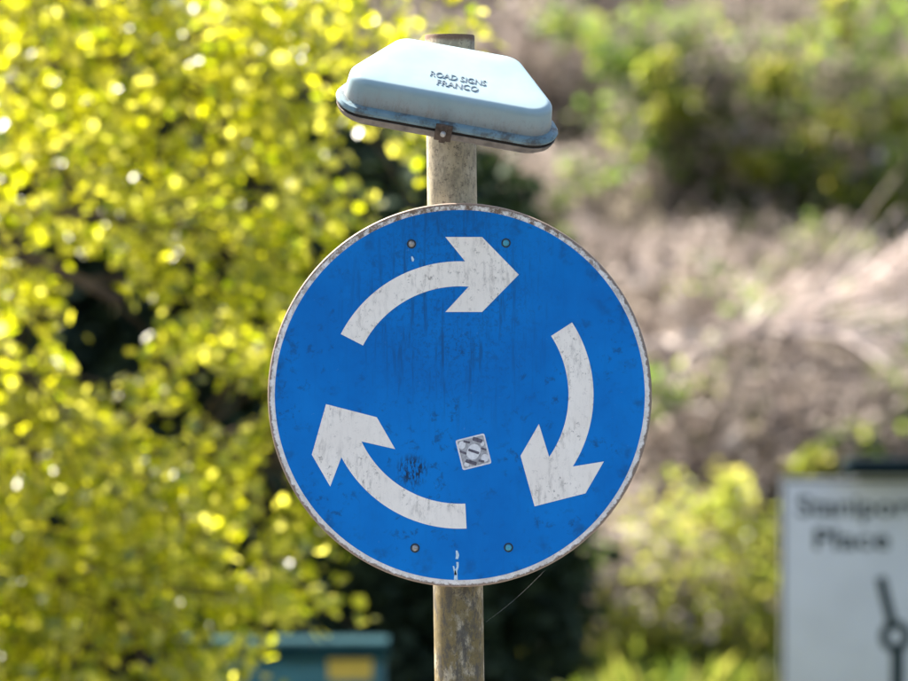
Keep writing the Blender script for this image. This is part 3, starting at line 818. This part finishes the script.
def evergreen(label, x, y, rx, ry, zc, rz, n, seed, e=2.6):
    rng = np.random.default_rng(seed)
    t = thing('evergreen_shrub', label, 'shrub', (x, y, 0), (0, 0, 0), 'dark evergreens behind the cabinet')
    tb = Tubes()
    for _ in range(6):
        a = rng.uniform(0, 6.28); h = zc + rz * 0.6
        tb.add([(0.1 * math.cos(a), 0.1 * math.sin(a), 0), (0.3 * rx * math.cos(a), 0.3 * ry * math.sin(a), h * 0.5), (0.45 * rx * math.cos(a), 0.45 * ry * math.sin(a), h)], [0.04, 0.03, 0.008], 8)
    child('stems', tb.build('stems'), M['bark'], t)['kind'] = 'stuff'
    P, F, L = blob_leaves(rng, n, (0, 0, zc), (rx, ry, rz), 0.075, 0.3, 0.3, 45, e, 0.4)
    P[:, 2] = np.maximum(P[:, 2], 0.03)
    child('crown', leaves_mesh('crown', P, F, L, 0.8), M['dark_leaf'], t)['kind'] = 'stuff'
evergreen('dark dense evergreen shrub directly behind the round sign and its post', PX(440, 13), 13.0, 0.50, 0.6, 1.30, 1.36, 15000, 3, 3.2)
evergreen('dark evergreen shrub rising directly behind the teal cabinet', PX(290, 13.3), 13.3, 0.62, 0.6, 1.45, 1.55, 15000, 4)
evergreen('dark evergreen shrub deep behind the leafy tree crown, tallest of its row', PX(110, 13.6), 13.6, 0.72, 0.6, 1.65, 1.8, 16000, 5)
evergreen('dark evergreen shrub behind the leafy tree trunk, end of its row', PX(-70, 13.4), 13.4, 0.72, 0.6, 1.5, 1.65, 12000, 6)

# bare tangled shrubs on the bank: three patterns, copied
def bare_pattern(seed, rad, hgt, n):
    rng = np.random.default_rng(seed)
    tb = Tubes(); stems_into(tb, rng, n, rad, hgt, 0.010)
    me = tb.build('stems'); me.materials.append(M['stem'])
    P, F, L = blob_leaves(rng, 1000, (0, 0, hgt * 0.5), (rad, rad, hgt * 0.55), 0.085, 0.4, 0.1, 12)
    P[:, 2] = np.maximum(P[:, 2], 0.01)
    lm = leaves_mesh('dead_leaves', P, F, L, 0.6); lm.materials.append(M['dead_leaf'])
    P, F, L = blob_leaves(rng, 420, (0, 0, hgt * 0.55), (rad, rad, hgt * 0.5), 0.07, 0.4, 0.2, 45)
    P[:, 2] = np.maximum(P[:, 2], 0.01)
    gmm = leaves_mesh('green_shoots', P, F, L, 0.6); gmm.materials.append(M['green_leaf'])
    return me, lm, gmm
pats = [bare_pattern(21, 0.75, 0.95, 170), bare_pattern(22, 0.65, 1.1, 150), bare_pattern(23, 0.85, 0.8, 190)]
rg = random.Random(5)
spots = []
for row, Y in enumerate((19.2, 20.6, 22.2, 24.0, 26.0, 28.4, 31.0, 34.0, 37.5)):
    x = PX(470, Y) + rg.uniform(0, 0.5)
    while x < PX(960, Y):
        spots.append((x, Y + rg.uniform(-0.5, 0.5))); x += rg.uniform(0.7, 1.25)
LOWB = [(PX(690, 19.2), 19.2)]
for i, (x, y) in enumerate(spots):
    if any(math.hypot(x - a, y - b) < 0.75 for a, b in LOWB): continue
    o = thing('bare_shrub', 'low tangle of bare pinkish brown stems and dead leaves on the bank', 'shrub', (x, y, bank_h(x, y)), (0, 0, rg.uniform(0, 6.28)), 'bare tangled shrubs on the bank')
    s = rg.uniform(0.75, 1.25) * (0.62 if 22.6 < y < 26 and x > PX(690, y) else 1.0); o.scale = (s, s, s * rg.uniform(0.8, 1.1))
    a, b, g = pats[i % 3]
    if i % 4 != 1: link('green_shoots', g, None, o)['kind'] = 'stuff'
    c = link('stems', a, None, o); c['kind'] = 'stuff'
    c = link('dead_leaves', b, None, o); c['kind'] = 'stuff'

def leafy_shrub(label, x, y, blobs, nstem, seed, stem_h, group=None, rad=0.4):
    """shrub of stems plus leaf clumps: blobs = (mat, n, centre, radii, leaf length)"""
    rng = np.random.default_rng(seed); z = bank_h(x, y) if y > 17.5 else 0
    t = thing('leafy_shrub', label, 'shrub', (x, y, z), (0, 0, 0), group)
    tb = Tubes(); stems_into(tb, rng, nstem, rad, stem_h, 0.008)
    child('stems', tb.build('stems'), M['stem'], t)['kind'] = 'stuff'
    for mk, n, c, r, L in blobs:
        P, F, LL = blob_leaves(rng, n, c, r, L, 0.4, 0.2, 25, jit=0.24)
        P[:, 2] = np.maximum(P[:, 2], 0.02)
        o = child('foliage', leaves_mesh('foliage', P, F, LL, 0.8), M[mk], t); o['kind'] = 'stuff'
def rel(px, py, Y, x, y): return (PX(px, Y) - x, Y - y, PZ(py, Y) - bank_h(x, y))
# yellow-green bush low behind the direction sign
Y = 19.2; x = PX(690, Y)
def bl(mk, n, px, py, rx, ry, L, Y, x):
    Yc = Y - 0.55 if (mk == 'lime_leaf' and Y > 22) else Y
    n = int(n * 1.2) if Yc < Y else n
    k = S(Yc); c = rel(px, py, Yc, x, Y); return (mk, n, c, (rx * k, rx * k * 0.9, ry * k), L)
leafy_shrub('bright yellow-green bush low on the bank behind the white direction sign', x, Y,
            [bl('lime_leaf', 2600, 710, 610, 110, 105, 0.042, Y, x), bl('lime_leaf', 1500, 630, 645, 95, 65, 0.042, Y, x), bl('dead_leaf', 700, 670, 600, 110, 90, 0.06, Y, x), bl('lime_leaf', 380, 742, 515, 42, 48, 0.06, Y, x),
             bl('green_leaf', 500, 640, 665, 70, 40, 0.06, Y, x), bl('lime_leaf', 500, 800, 640, 60, 70, 0.06, Y, x)], 40, 31, 0.9)
Y = 20.2; x = PX(812, Y)
leafy_shrub('small lime green sprig just above the direction sign panel corner', x, Y, [bl('lime_leaf', 260, 812, 462, 17, 15, 0.055, Y, x)], 10, 32, 0.95, rad=0.15)
Y = 26.0
for i, (lab, px, bls) in enumerate((
    ('tall green leafy shrub on the bank with dark leaves and lime tips', 860, [('green_leaf', 1250, 885, 70, 105, 145, .07), ('dead_leaf', 500, 860, 120, 100, 120, .07), ('green_leaf', 650, 865, 190, 80, 60, .07), ('green_leaf', 350, 890, 270, 40, 30, .07), ('lime_leaf', 90, 830, 130, 30, 40, .06), ('lime_leaf', 170, 838, 200, 12, 42, .06), ('lime_leaf', 150, 885, 215, 12, 40, .06), ('lime_leaf', 120, 905, 120, 14, 30, .06)]),
    ('green leafy shrub on the bank between the tall green shrub and the small leafy one', 765, [('green_leaf', 850, 785, 100, 100, 105, .07), ('dead_leaf', 700, 770, 120, 90, 90, .07), ('lime_leaf', 140, 840, 12, 14, 24, .06), ('lime_leaf', 200, 775, 75, 22, 18, .06), ('green_leaf', 450, 790, 190, 45, 40, .07), ('lime_leaf', 130, 757, 168, 22, 18, .06)]),
    ('small green leafy shrub on the bank, first from the pale blue lantern', 665, [('green_leaf', 600, 650, 45, 70, 30, .07), ('green_leaf', 800, 690, 120, 75, 65, .07), ('dead_leaf', 400, 690, 110, 75, 60, .07), ('lime_leaf', 160, 655, 68, 16, 16, .06), ('lime_leaf', 200, 675, 110, 22, 25, .06)]))):
    x = PX(px, Y)
    leafy_shrub(lab, x, Y, [bl(mk, n, a, b, rx, ry, L, Y, x) for mk, n, a, b, rx, ry, L in bls], 45, 40 + i, 1.9, None, 0.6)
for i, (lab, px, Y, bls) in enumerate((
    ('little green plant on the bank beside the edge of the round blue sign', 680, 23.5, [('green_leaf', 500, 690, 290, 34, 26, .06), ('lime_leaf', 110, 715, 325, 14, 14, .055), ('green_leaf', 250, 735, 300, 22, 16, .06)]),
    ('patchy yellowish plant on the bank above the bright bush', 705, 21.0, [('lime_leaf', 90, 690, 385, 12, 12, .05), ('lime_leaf', 110, 720, 395, 16, 18, .05), ('green_leaf', 260, 745, 415, 26, 18, .06), ('lime_leaf', 80, 707, 435, 12, 12, .05)]),
    ('green plant on the bank above the dark trough lamp', 880, 22.5, [('green_leaf', 420, 885, 325, 32, 18, .06), ('green_leaf', 250, 850, 355, 26, 12, .06), ('dead_leaf', 300, 885, 400, 40, 25, .06), ('lime_leaf', 160, 880, 430, 36, 14, .05)]))):
    x = PX(px, Y)
    leafy_shrub(lab, x, Y, [bl(mk, n, a, b, rx, ry, L, Y, x) for mk, n, a, b, rx, ry, L in bls], 16, 50 + i, 0.9, None, 0.3)

# fallen pale branches lying across the scrub
def dead_branch(label, p, Y, seed, r0=0.022):
    rng = np.random.default_rng(seed)
    pts = np.array([(PX(a, Y + d), Y + d, PZ(b, Y + d)) for a, b, d in p])
    g = np.array([pts[0][0] - 0.35, Y, bank_h(pts[0][0] - 0.35, Y)])
    pts = np.vstack([g, pts]); o = thing('dead_branch', label, 'branch', tuple(g))
    tb = Tubes(); tb.add(pts - g, np.linspace(r0, 0.006, len(pts)), 7)
    for _ in range(46):
        j = int(rng.integers(1, len(pts) - 1)); u = rng.random(); q = pts[j] * (1 - u) + pts[j + 1] * u - g
        d = (pts[j + 1] - pts[j]); d = d / np.linalg.norm(d) + rng.normal(0, 0.38, 3); d /= np.linalg.norm(d); L = rng.uniform(0.3, 0.95)
        tb.add([q, q + d * L * .5 + rng.normal(0, .03, 3), q + d * L + rng.normal(0, .06, 3)], [0.013, 0.009, 0.004], 5)
    child('limb', tb.build('limb'), M['deadwood'], o)
dead_branch('long pale fallen branch slanting up across the scrub on the bank', [(640, 345, 0), (720, 335, .1), (800, 312, .1), (860, 285, .2), (930, 250, .2)], 21.6, 61, 0.036)
dead_branch('short pale fallen branch under the long slanting one', [(690, 352, 0), (770, 330, .1), (850, 330, .1), (925, 345, .2)], 21.2, 62, 0.03)

# grass over the bank: dry pale tufts and green patches
rng = np.random.default_rng(77)
n = 34000
Yg = rng.uniform(18, 42, n); xg = rng.uniform(-1.1, 1.2, n) * 500 * S(1) * (Yg + CAM_D) / 10
Pg = np.stack([xg, Yg, np.array([bank_h(a, b) for a, b in zip(xg, Yg)])], 1)
gm = np.array([noise.noise(Vector((a * 0.9, b * 0.45, 7.7))) + 0.35 * noise.noise(Vector((a * 3, b * 1.5, 1.7))) for a, b in zip(xg, Yg)])
Fg = leaf_frames(rng, n, -1.1, 0.0); Lg = rng.uniform(0.15, 0.48, n)
for nm, sel, mk, lab in (('dry_grass', gm < 0.04, 'dry_grass', 'dry pale grass covering the bank'), ('green_grass', gm >= 0.04, 'green_grass', 'patches of fresh green grass growing on the bank')):
    o = link(nm, leaves_mesh(nm, Pg[sel], Fg[sel], Lg[sel], 0.11), M[mk]); tag(o, lab, 'grass', None, 'stuff')
